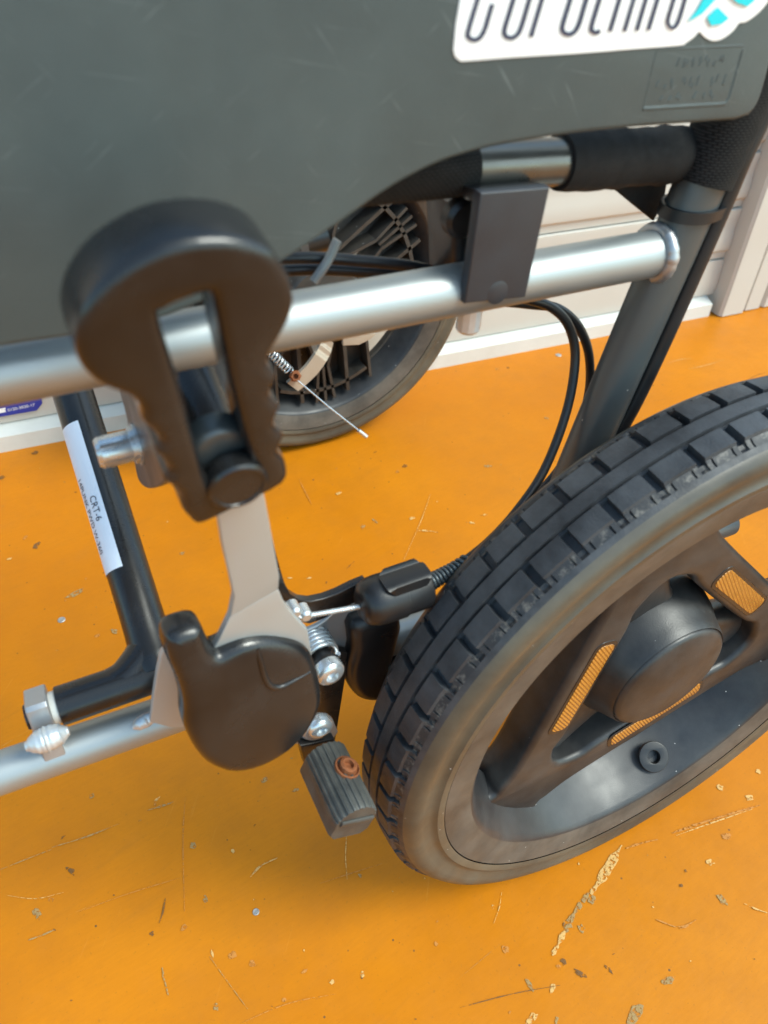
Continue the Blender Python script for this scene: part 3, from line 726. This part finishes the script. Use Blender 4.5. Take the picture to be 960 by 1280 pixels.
# ---- dark side panel above the frame
YP = .0585
edge = [(-60, 441), (0, 431), (60, 422), (130, 412), (210, 392), (290, 357), (345, 328), (390, 299), (435, 268), (478, 238), (520, 214), (560, 197), (610, 183), (660, 174), (720, 165), (790, 158), (860, 153), (915, 149)]
corner = [(932, 143), (943, 128), (953, 98), (963, 55), (972, 10), (980, -60)]
pan = crom([Vector(at(a, b, YP)) for a, b in edge], 3) + crom([Vector(at(a, b, YP)) for a, b in corner], 3)
pan += [at(980, -60, YP) + Z * .05, at(-60, -60, YP) + Z * .03 + X * -.02, at(-60, 300, YP) + X * -.03]
panel = plate('side_panel', [pan], -Y, .0036, M['panel'], chair, bevel=.0016, off=-.0)
YPF = YP - .0018
def pl(a, b, lift=.0003): return at(a, b, YPF - lift)
stk = [(566, 62), (568, 70), (573, 75), (582, 76.5), (640, 72), (720, 67), (790, 61.5), (848, 57), (856, 54), (866, 47), (873, 40), (878, 45), (886, 50), (895, 51), (905, 47), (916, 38), (923, 29), (930, 28), (940, 22), (953, 10), (962, -6), (966, -40), (940, -62), (700, -62), (590, -62), (576, -10), (569, 30)]
stp = crom([Vector(pl(a, b, 0)) for a, b in stk[:-5]], 3) + [pl(a, b, 0) for a, b in stk[-5:]]
sticker = plate('name_sticker', [stp], -Y, .0005, M['white'], panel, bevel=.0001, off=.0001)
bm = bmesh.new()
lift0 = [.0006]
def stroke(pts, wpx, smooth=True):
    lift0[0] += .00001
    P = crom([Vector((a, b, 0)) for a, b in pts], 5) if smooth else [Vector((a, b, 0)) for a, b in pts]
    Lv, Rv = [], []
    for i, p in enumerate(P):
        t = (P[min(i + 1, len(P) - 1)] - P[max(i - 1, 0)]); t = Vector((t.x, t.y)).normalized(); s = Vector((-t.y, t.x)) * wpx / 2
        Lv.append(bm.verts.new(pl(p.x + s.x, p.y + s.y, lift0[0]))); Rv.append(bm.verts.new(pl(p.x - s.x, p.y - s.y, lift0[0])))
    for i in range(len(P) - 1): bm.faces.new((Lv[i], Lv[i + 1], Rv[i + 1], Rv[i]))
def sl_(x, y, dy): return (x + dy * .30, y - dy)
def letter_u(x, y, wd, top=62, right=62, w1=5.2):
    """a U-shaped bowl: left stem, round bottom, right stem"""
    L_ = [sl_(x, y - 9, top), sl_(x, y - 9, top / 2), sl_(x, y - 9, 2), (x + 1.5, y - 3.2), (x + wd * .40, y), (x + wd * .78, y - 3.5), sl_(x + wd, y - 9, 5), sl_(x + wd, y - 9, max(right / 2, 8)), sl_(x + wd, y - 9, right)]
    stroke(L_, w1)
letter_u(585, 50, 20, 90, 36)                          # C
stroke([sl_(585, 41, 90), (616, -58), (630, -62), (640, -52), sl_(605, 41, 78)], 5)
letter_u(630.5, 47.5, 20, 50, 86); stroke([sl_(630.5, 38, 50), (650, -18), (661, -20), (668, -10)], 5)     # a
stroke([(664, 46), sl_(664, 46, 40), sl_(664, 46, 95)], 5); stroke([sl_(664, 46, 50), (690, -14), (702, -20)], 5)  # r
letter_u(703, 43, 20, 56, 56); stroke([sl_(703, 34, 56), (724, -30), (735, -34), sl_(723, 34, 56)], 5)    # o
stroke([sl_(739.5, 34, 100), sl_(739.5, 34, 40), sl_(739.5, 34, 2), (741, 39), (746, 41), (750, 38)], 5)  # l
stroke([(763, 39), sl_(763, 39, 52)], 4.6); stroke([sl_(763, 39, 66), sl_(763, 39, 74)], 5)              # i
stroke([(781, 39), sl_(781, 39, 70)], 4.2)                                                             # n
stroke([(796.5, 38), sl_(796.5, 38, 60)], 4.2); stroke([(811, 37.5), sl_(811, 37.5, 60), sl_(808, 37.5, 68), sl_(796.5, 38, 66)], 4.2)
letter_u(835, 35, 14, 50, 50, 4); stroke([sl_(835, 26, 50), (853, -30), (862, -32), sl_(849, 26, 50)], 4)  # o
bm_obj('lettering', bm, M['navy'], sticker, smooth=0)
bm = bmesh.new()
for pts in ([(888, 0), (895, 10), (910, 22), (901, 30), (889, 31.5), (884, 23), (887, 16), (896, 10)],):
    flat_poly(bm, [pl(a, b, .0009) for a, b in [(897, 9), (911, 23), (902, 30), (889, 32), (884, 22)]])
flat_poly(bm, [pl(a, b, .0009) for a, b in [(860, 27), (878, 17), (894, 0), (906, -20), (893, -25), (882, -6), (872, 12)]])
flat_poly(bm, [pl(a, b, .0009) for a, b in [(912, -5), (922, 4), (934, 8), (942, 2), (948, -8), (935, -30), (915, -25)]])
bm_obj('emblem', bm, M['cyan'], sticker, smooth=0)
# moulded plate at the panel's corner: low frame and worn, unreadable raised characters
bm = bmesh.new()
def bar(pts, r): sweep(bm, [pl(a, b, 0) for a, b in pts], r, 8, flat=(Y, .45))
bar([(804, 136), (906, 130), (912, 122), (929, 62)], .0006); bar([(804, 136), (821, 62), (929, 57)], .0003)
rnd = random.Random(3)
for row, (xa, ya, xb, yb, h_, nn) in enumerate([(848, 82, 902, 78, 9, 7), (822, 108, 906, 102, 9, 11), (826, 126, 890, 121, 8, 7)]):
    for i in range(nn):
        if row and i in (3, 7): continue
        t = i / (nn - 1); x, y = xa + (xb - xa) * t, ya + (yb - ya) * t
        for q in range(3):
            dx, dy = rnd.uniform(-2, 2), rnd.uniform(-h_ / 2, h_ / 2)
            bar([(x - 1 + dx, y + dy), (x + 1.8 + dx, y + dy - h_ * .6)], .00042)
bm_obj('moulded_plate', bm, M['panel'], panel, smooth=40)

# ---- cross brace: black tube, sleeve on the lower rail, ears and welds
sl0, sl1 = at(73, 883, .0785), at(262, 818, .0785)
brT = sl0 + (sl1 - sl0) * ((at(198, 836, .0785).x - sl0.x) / (sl1.x - sl0.x))
P_top = CAMLOC + ray(90, 487) * .362
bdir = (P_top - brT).normalized()
pth, rs = [], []
L_ = (P_top - brT).length
for q, r in ((0, .0098), (.03, .0106), (.06, .0101), (.09, .0097), (.13, .0094), (.2, .0093), (1, .0093), (2.2, .0093)):
    pth.append(brT + bdir * L_ * q); rs.append(r)
brace = tube('cross_brace', pth, rs, M['black_paint'], chair, n=32)
sv = (sl1 - sl0)
tube('hinge_sleeve', [sl0, sl0 + sv * .004, sl0 + sv * .996, sl1], [.0078, .0083, .0083, .0078], M['black_paint'], brace, n=32)
bm = bmesh.new()
fc = brT + bdir * .006
for k in range(1):
    sn_ = sv.normalized()
    sweep(bm, crom([brT - sn_ * .024, brT - sn_ * .014 + bdir * .0015, brT - sn_ * .006 + bdir * .006, brT + bdir * .010, brT + sn_ * .006 + bdir * .006, brT + sn_ * .014 + bdir * .0015, brT + sn_ * .024], 4), [.0079 + .0016 * math.sin(math.pi * i / 24) ** 2 for i in range(25)], 20)
bm_obj('joint_fillet', bm, M['black_paint'], brace, smooth=60)
svn = sv.normalized()
tube('sleeve_bushing', [sl0 - svn * .0025, sl0 + svn * .001], .0070, mat('white_nylon', (.62, .60, .54), .5), brace, n=24)
tube('pivot_pin', [sl0 - svn * .011, sl0 - svn * .0125, sl0 - svn * .0025], [.003, .0052, .0055], M['black_plastic'], brace, n=20)
# wrapped label on the brace
lab0, lab1 = 0, 0
def brace_pt(t, ang, lift=.0002):
    """t metres along the brace, ang degrees round it (0 = towards the camera)"""
    c = brT + bdir * t
    tc2 = (CAMLOC - c); tc2 = (tc2 - bdir * tc2.dot(bdir)).normalized(); s = bdir.cross(tc2)
    a = math.radians(ang); r = .0093 + lift
    return c + (tc2 * math.cos(a) + s * math.sin(a)) * r
def proj(p):
    d = p - CAMLOC; c = [sum(CR[k][i] * d[i] for i in range(3)) for k in range(3)]
    return 480 + FPX * c[0] / c[2], 640 + FPX * c[1] / c[2]
def t_for(py, ang=0):
    lo, hi = 0, .4
    for _ in range(50):
        mid = (lo + hi) / 2
        if proj(brace_pt(mid, ang))[1] > py: lo = mid
        else: hi = mid
    return lo
tA, tB = t_for(706), t_for(524)
SG = 1 if proj(brace_pt(tA, 40))[0] < proj(brace_pt(tA, -40))[0] else -1     # sign of angle towards the picture's left
A0, A1 = 9 * SG, 130 * SG
bm = bmesh.new(); rows = []
for i in range(13):
    t = tA + (tB - tA) * i / 12
    rows.append([bm.verts.new(brace_pt(t, A0 + (A1 - A0) * k / 16)) for k in range(17)])
for a, b in zip(rows, rows[1:]):
    for k in range(16): bm.faces.new((a[k], a[k + 1], b[k + 1], b[k]))
lab = bm_obj('paper_label', bm, M['label'], brace, smooth=60)
def wrap_text(name, s, size, t0, a_base):
    """text that reads down the tube; its up direction goes round the tube towards the right"""
    me = text_mesh(s, size, Vector(), X, Y)
    for v in me.vertices:
        v.co = brace_pt(t0 - v.co.x, (a_base - SG * math.degrees(v.co.y / .0093)), .0004)
    return finish(name, me, M['ink'], lab, smooth=0)
wrap_text('label_text', 'CRT-6', .0045, t_for(621, 40 * SG), 42 * SG)
wrap_text('label_text', '14PUNK PWD W-360', .0040, t_for(598, 60 * SG), 70 * SG)

# ears that hold the sleeve, with welds
def ear(name, px_c, xthick, outline_px, mt):
    x0 = px_c
    return plate(name, [[atx(a, b, x0) for a, b in outline_px]], X, xthick, mt, chair, bevel=.0005)
ex = sl0.x - .0068
cyl = sl0 - svn * .0068
rail_c = onx(LR, ex)
def ear_loop(c, rc, w_):
    """strap outline in the plane x = c.x : round the sleeve centre down to the rail"""
    up = (c - rc); up.x = 0; up.normalize(); sd2 = Vector((0, up.z, -up.y))
    top = [c + sd2 * w_ - up * .002, c + sd2 * w_ + up * .0070, c + sd2 * w_ * .8 + up * .0086, c - sd2 * w_ * .8 + up * .0086, c - sd2 * w_ + up * .0070, c - sd2 * w_ - up * .002]
    return top + [rc - sd2 * w_ * 1.05 + up * .004, rc + sd2 * w_ * 1.05 + up * .004]
ear1 = plate('hinge_ear', [ear_loop(cyl, rail_c, .0078)], X, .0085, M['bracket'], chair, bevel=.0008, label='silver hinge ear at the open end of the black sleeve')
def wb(a, b, r, par, n=9):
    P0, P1 = a, b; pth, rs = [], []
    for k in range(n * 3 + 1):
        t = k / (n * 3); pth.append(P0 + (P1 - P0) * t); rs.append(r * (.93 if k % 3 else .90) * random.uniform(.93, 1.06) * (max(.15, 1 - (2 * t - 1) ** 2) ** .5))
    bm = bmesh.new(); sweep(bm, pth, rs, 12); return bm_obj('weld_bead', bm, M['weld'], par, smooth=60)
wb(at(32, 934, .0640), at(86, 913, .0640), .0056, ear1)
ex2 = at(204, 850, .070).x
ear2c = sl0 + svn * ((ex2 - sl0.x) / svn.x); rail2 = onx(LR, ex2)
ear2 = plate('hinge_ear', [ypl([(200, 815), (206, 806), (214, 810), (228, 840), (236, 905), (215, 907), (187, 900), (190, 870), (195, 838)], .0600)], -Y, .003, M['lever_steel'], chair, bevel=.0008, label='beige grey hinge ear beside the black brake cover')
wb(at(166, 909, .064), at(196, 893, .064), .0034, ear2)
# second brace stub behind the lever, its ear and bolt
q0 = at(262, 535, .088)
tube('brace_link', [q0 - bdir * .02, q0 + bdir * .16], .0090, M['black_paint'], chair, n=28)
xe = at(188, 560, .078).x
hang = plate('hanger_plate', [crom([atx(a, b, xe) for a, b in [(155, 470), (205, 455), (212, 520), (220, 575), (214, 598), (200, 608), (188, 608), (179, 598), (173, 570), (165, 520)]], 4, True)], X, .004, mat('dark_hanger_steel', (.055, .058, .062), .45, .3, .1, 60), chair, bevel=.0008)
hb = atx(180, 553, xe)
bm = bmesh.new()
lathe(bm, [(.0078, .001), (.0078, .003), (.0068, .003), (.0068, .0046), (.0056, .0046), (.0058, .0055), (.0058, .0150), (.0048, .0165), (.0032, .0165), (.0032, .0120), (0, .0120)], hb, -X, 28)
bm_obj('hanger_bolt', bm, M['steel'], hang, smooth=30)
lathe_obj('hanger_nut', [(.0052, 0), (.0052, .006), (.003, .0065), (.003, .0085), (0, .0085)], atx(243, 530, xe + .02), X, M['steel'], hang, n=6, smooth=0)

# ---- brake lever
P0, P1 = at(297, 640, .012), at(225, 370, -.002)
NL = X.cross(P1 - P0).normalized()
if NL.y > 0: NL = -NL                                  # faces the viewer
def lp(a, b): return atp(a, b, P0, NL)
grip_px = [(168,329),(208,310),(251,301),(301,302),(340,317),(363,348),(371,376),(365,403),(352,427),(340,447),(339,461),(348,474),(343,487),(341,499),(352,511),(348,524),(346,536),(357,548),(353,560),(351,570),(360,583),(356,607),(300,636),(253,658),(239,652),(230,641),(226,623),(216,612),(207,604),(213,591),(204,578),(196,568),(202,555),(191,542),(181,532),(178,516),(163,500),(131,488),(106,467),(95,438),(98,408),(112,380),(136,352)]
slot_px = [(203,404),(207,393),(222,384),(258,371),(266,374),(272,392),(294,495),(316,585),(314,600),(298,612),(276,612),(262,602),(250,570),(228,490)]
grip_l = crom([lp(a, b) for a, b in grip_px], 3, True); slot_l = crom([lp(a, b) for a, b in slot_px], 3, True)
arm_up = [(262, 585), (320, 575), (333, 640), (347, 715), (346, 732.5), (286, 767), (291, 742), (287, 722), (277, 680)]
PA = P0 - NL * .0088
def la(a, b): return atp(a, b, PA, NL)
arm = plate('lever_arm', [[la(a, b) for a, b in arm_up]], NL, .0032, M['lever_steel'], chair, bevel=.0004, off=0)
bp0, bp1 = la(286, 767), la(346, 732.5)
bq = at(310, 868, .040)
N2 = (bp1 - bp0).cross(bq - bp0).normalized()
if N2.y > 0: N2 = -N2
lo_px = [(286, 767), (346, 732.5), (355, 753), (370, 771), (383, 785), (388, 815), (380, 850), (330, 862), (262, 812), (272, 796)]
def lq(a, b): return atp(a, b, bp0, N2)
plate('lever_foot', [[lq(a, b) for a, b in lo_px]], N2, .0032, M['lever_steel'], arm, bevel=.0004, off=0)
grip = plate('lever_grip', [grip_l, slot_l], NL, .0165, M['grip'], arm, bevel=.0026, off=-.00825, smooth=60)
pc_ = lp(297, 606)
lathe_obj('grip_pin', [(.0080, -.004), (.0080, .0006), (.0073, .0014), (.0066, .0014), (.0064, .0010), (0, .0010)], pc_, NL, M['grip'], arm, n=40)
lathe_obj('grip_boss', [(.0078, -.013), (.0078, -.0075), (.0070, -.0065), (.0064, -.0062), (0, -.0062)], lp(287, 588), NL, M['gunmetal'], arm, n=40)

# ---- brake mechanism
# black cover over the pivot
cov_px = [(224,836),(240,820),(268,807),(305,795),(330,797),(355,800),(378,808),(389,818),(396,843),(397,868),(382,894),(366,910),(346,925),(316,939),(284,945),(258,940),(240,925),(226,897),(226,868)]
cov_px = [(250, 783), (230, 786), (211, 794), (206, 806), (209, 822), (216, 838), (222, 854), (226, 874), (227, 899), (240, 925), (258, 940), (284, 946), (316, 940), (346, 926), (366, 911), (382, 894), (397, 868), (396, 843), (389, 818), (376, 806), (355, 799), (330, 796), (306, 799), (287, 806), (274, 812), (268, 812), (262, 806), (257, 792)]
cover = plate('brake_cover', [crom([at(a, b, .0325) for a, b in cov_px], 3, True)], (-Y + Z * .10 + X * .05), .0150, M['grip'], chair, bevel=.0050, off=-.0050, smooth=70)
cb = bvh_of(cover)
bm = bmesh.new()
pts = [on_surf(cb, a, b, -.0002) for a, b in ((322, 810), (325, 824), (331, 846), (338, 857), (350, 859), (366, 852), (388, 840))]
pts = [p for p in pts if p]
Rg = crom(pts, 6); sweep(bm, Rg, [.0013 * (math.sin(math.pi * min(max(i / (len(Rg) - 1), .06), .94)) ** .3) for i in range(len(Rg))], 12)
bm_obj('moulded_ridge', bm, M['grip'], cover, smooth=60)
# mounting plates
plate('mount_plate', [ypl([(388, 812), (400, 806), (432, 812), (431, 835), (420, 905), (416, 930), (388, 930), (390, 880)], .0635)], -Y, .004, M['black_paint'], chair, bevel=.0005)
link = plate('shoe_link', [ypl([(345, 927), (382, 893), (404, 893), (416, 900), (421, 912), (414, 922), (402, 927)], .0465)], -Y, .003, M['bracket'], chair, bevel=.0005)
plate('cable_plate', [ypl([(372, 792), (400, 780), (424, 756), (452, 732), (449, 760), (438, 800), (428, 850), (400, 830)], .068)], -Y, .0025, M['bracket'], chair, bevel=.0004)
tube('plate_flange', crom([at(a, b, .0655) for a, b in ((376, 790), (398, 780), (420, 762), (450, 734))], 5), .0013, M['bracket'], chair, n=10)
plate('stop_bracket', [crom([at(a, b, .060) for a, b in [(322, 612), (336, 660), (348, 706), (361, 739), (386, 748), (420, 738), (455, 722), (456, 740), (420, 760), (385, 776), (350, 762), (338, 720), (326, 660), (314, 615)]], 2, True)], -Y, .004, M['black_paint'], chair, bevel=.0006)
def bolt(name, c, ax, r, h, par, mt=M['steel'], n=32):
    prof = [(r, -.003), (r, h * .25), (r * .94, h * .55), (r * .78, h * .85), (r * .52, h), (r * .46, h), (r * .42, h * .35), (0, h * .3)]
    return lathe_obj(name, prof, c, ax, mt, par, n=n, smooth=35)
bolt('pivot_bolt', at(412, 840, .0455), -Y + X * .05, .0066, .0032, chair)
lathe_obj('pivot_bushing', [(.0048, -.016), (.0048, -.004), (.0068, -.004), (.0068, -.001), (.0064, .0002), (0, .0002)], at(411, 839, .0465), -Y, M['black_plastic'], chair, n=32)
bolt('link_bolt', at(400, 909, .0425), -Y, .0060, .0028, link)
lathe_obj('link_washer', [(.0078, -.001), (.0078, .0004), (.0066, .0016), (0, .0016)], at(397, 910, .0437), -Y, M['bracket'], link, n=28)
bm = bmesh.new()
sc_ = at(411, 840, .0465)
helix(bm, at(411, 840, .0465) + Y * .0075, at(411, 840, .0465) + Y * .0195, .0076, .00125, 5.3, 8, 28)
bm_obj('torsion_spring', bm, M['steel'], chair, smooth=60)
# small bolts behind the lever foot
for px in ((368, 764), (381, 768)):
    lathe_obj('clamp_screw', [(.0028, -.004), (.0028, .0012), (.0018, .0022), (0, .0022)], at(*px, .0480), -Y, M['steel'], chair, n=16)
# brake wire into the black holder
bm = bmesh.new()
wa, wb_ = at(372, 772, .047), at(458, 757, .047)
for k in range(3):
    ax = wb_ - wa; t = ax.normalized(); u = t.cross(Z).normalized(); v = t.cross(u)
    sweep(bm, [wa + ax * (i / 60) + (u * math.cos(i * .9 + k * 2.1) + v * math.sin(i * .9 + k * 2.1)) * .0006 for i in range(61)], .00065, 6)
bm_obj('brake_wire', bm, M['steel'], chair, smooth=60)
hx0, hx1 = at(449, 757, .047), at(531, 731, .047)
hl = (hx1 - hx0).length
hold = lathe_obj('cable_holder', [(.0022, 0), (.0060, .0003), (.0088, .0022), (.0103, .006), (.0106, .010), (.0106, hl * .60), (.0100, hl * .61), (.0100, hl * .96), (.0094, hl), (.0035, hl)], hx0, hx1 - hx0, M['black_plastic'], chair, n=40)
plate('holder_rib', [[hx0 + X * hl * .3 + Z * .009 + Y * -.002, hx0 + X * hl * .3 + Z * .0112, hx0 + X * hl * .98 + Z * .0112, hx0 + X * hl * .98 + Z * .009]], -Y, .012, M['black_plastic'], hold, bevel=.0035)
plate('cable_stay', [crom([at(a, b, .066) for a, b in [(436, 768), (494, 760), (486, 812), (482, 826), (512, 818), (512, 850), (486, 861), (460, 866), (442, 862), (430, 846), (428, 826), (434, 800)]], 3, True)], -Y, .016, M['black_plastic'], chair, bevel=.0055, smooth=60)
# cables
c1 = [at(531, 731, .047), at(552, 720, .048), at(576, 705, .050), at(610, 678, .054), at(645, 640, .060), at(680, 588, .068), at(708, 515, .078), at(719, 450, .086), at(712, 410, .090), at(692, 386, .092), at(660, 374, .093), at(600, 362, .094), at(530, 336, .095), at(450, 326, .097), at(370, 322, .10), at(250, 330, .105)]
c1p = crom(c1, 8)
cab1 = tube('brake_cable', c1p, .0021, M['cable'], chair, n=12)
c2 = [at(560, 760, .075), at(610, 690, .075), at(660, 632, .078), at(706, 575, .082), at(733, 505, .086), at(737, 450, .090), at(724, 410, .093), at(698, 386, .095), at(660, 380, .097), at(600, 372, .098), at(520, 346, .099), at(450, 339, .10), at(370, 337, .103), at(250, 348, .108)]
tube('brake_cable', crom(c2, 8), .0021, M['cable'], chair, n=12)
bm = bmesh.new()
pp = c1p[:int(8 * 2.4)]
helix_path = []
tot = 0
turns = 11
for i in range(turns * 14 + 1):
    f = i / (turns * 14) * (len(pp) - 1); j = min(int(f), len(pp) - 2); p = pp[j].lerp(pp[j + 1], f - j)
    t = (pp[j + 1] - pp[j]).normalized(); u = t.cross(Z).normalized(); v = t.cross(u); a = 2 * math.pi * i / 14
    helix_path.append(p + (u * math.cos(a) + v * math.sin(a)) * (.0034 - .0012 * i / (turns * 14)))
sweep(bm, helix_path, .00085, 8)
bm_obj('spring_boot', bm, M['gunmetal'], cab1, smooth=60)
# plastic tie round the two cables above the rail, and a silver tube end behind
bm = bmesh.new()
tp = [at(a, b, .094) for a, b in ((392, 352), (402, 338), (412, 322), (419, 306), (422, 300))]
sweep(bm, crom(tp, 4), .0019, 8, flat=((at(430, 330, .094) - at(412, 322, .094)).normalized(), .8))
bm_obj('cable_tie', bm, mat('clear_nylon', (.28, .29, .28), .3), chair, smooth=40)
tube('frame_stub', [at(404, 292, .13), at(378, 300, .13)], .0065, M['gunmetal'], chair, n=24)

# ---- brake shoe: ribbed block beside the tyre with a rusty set screw
xs, zs = -.1945, .2030
bm = bmesh.new()
sec = []
rc_ = .0102
for k in range(0, 73):
    a = math.radians(-12 + 204 * k / 72)
    rb = rc_ - (.0006 if (k % 6) in (0, 1, 5) and 6 < k < 66 else 0)
    sec.append((rb * math.cos(a), rb * math.sin(a)))
sec += [(-rc_ * .97, -.008), (-rc_ * .7, -.011), (rc_ * .7, -.011), (rc_ * .97, -.008)]
tilt = math.radians(-24)
def sp_(p, y, s=1.0):
    x, z = p[0] * s, p[1] * s
    return Vector((xs + x * math.cos(tilt) - z * math.sin(tilt), y, zs + x * math.sin(tilt) + z * math.cos(tilt)))
ys = [(.0335, .96), (.0325, 1), (.0015, 1), (.0002, .985), (-.0008, .95)]
rings = [[bm.verts.new(sp_(p, y, s)) for p in sec] for y, s in ys]
for a, b in zip(rings, rings[1:]):
    for k in range(len(sec)): bm.faces.new((a[k], a[(k + 1) % len(sec)], b[(k + 1) % len(sec)], b[k]))
bm.faces.new(rings[0][::-1]); bm.faces.new(rings[-1])
shoe = bm_obj('brake_shoe', bm, M['rib_rubber'], chair, smooth=25)
bm = bmesh.new()
for x0_, x1_, z0_, z1_ in ((-.0078, .0082, -.0018, .0020),):
    sweep(bm, [sp_((x0_, .0005), -.0010), sp_((x1_, .0005), -.0010)], .0016, 8, flat=(Y, .45))
bm_obj('end_rib', bm, M['rib_rubber'], shoe, smooth=40)
up_ = (sp_((0, 1), 0) - sp_((0, 0), 0)).normalized()
sp0 = sp_((.001, rc_ - .0012), .0190)
lathe_obj('set_screw', [(.0058, -.001), (.0058, .0014), (.0052, .0016), (.0049, .0006), (.0040, .0006), (.0040, .0030), (.0030, .0036), (.0022, .0034), (.0019, .0014), (0, .0014)], sp0, up_, M['rust'], shoe, n=20, smooth=30)
plate('shoe_arm', [ypl([(372, 926), (415, 918), (424, 940), (396, 960), (378, 950)], .0440)], -Y, .006, M['black_paint'], chair, bevel=.001)
print('built', len(bpy.data.objects))
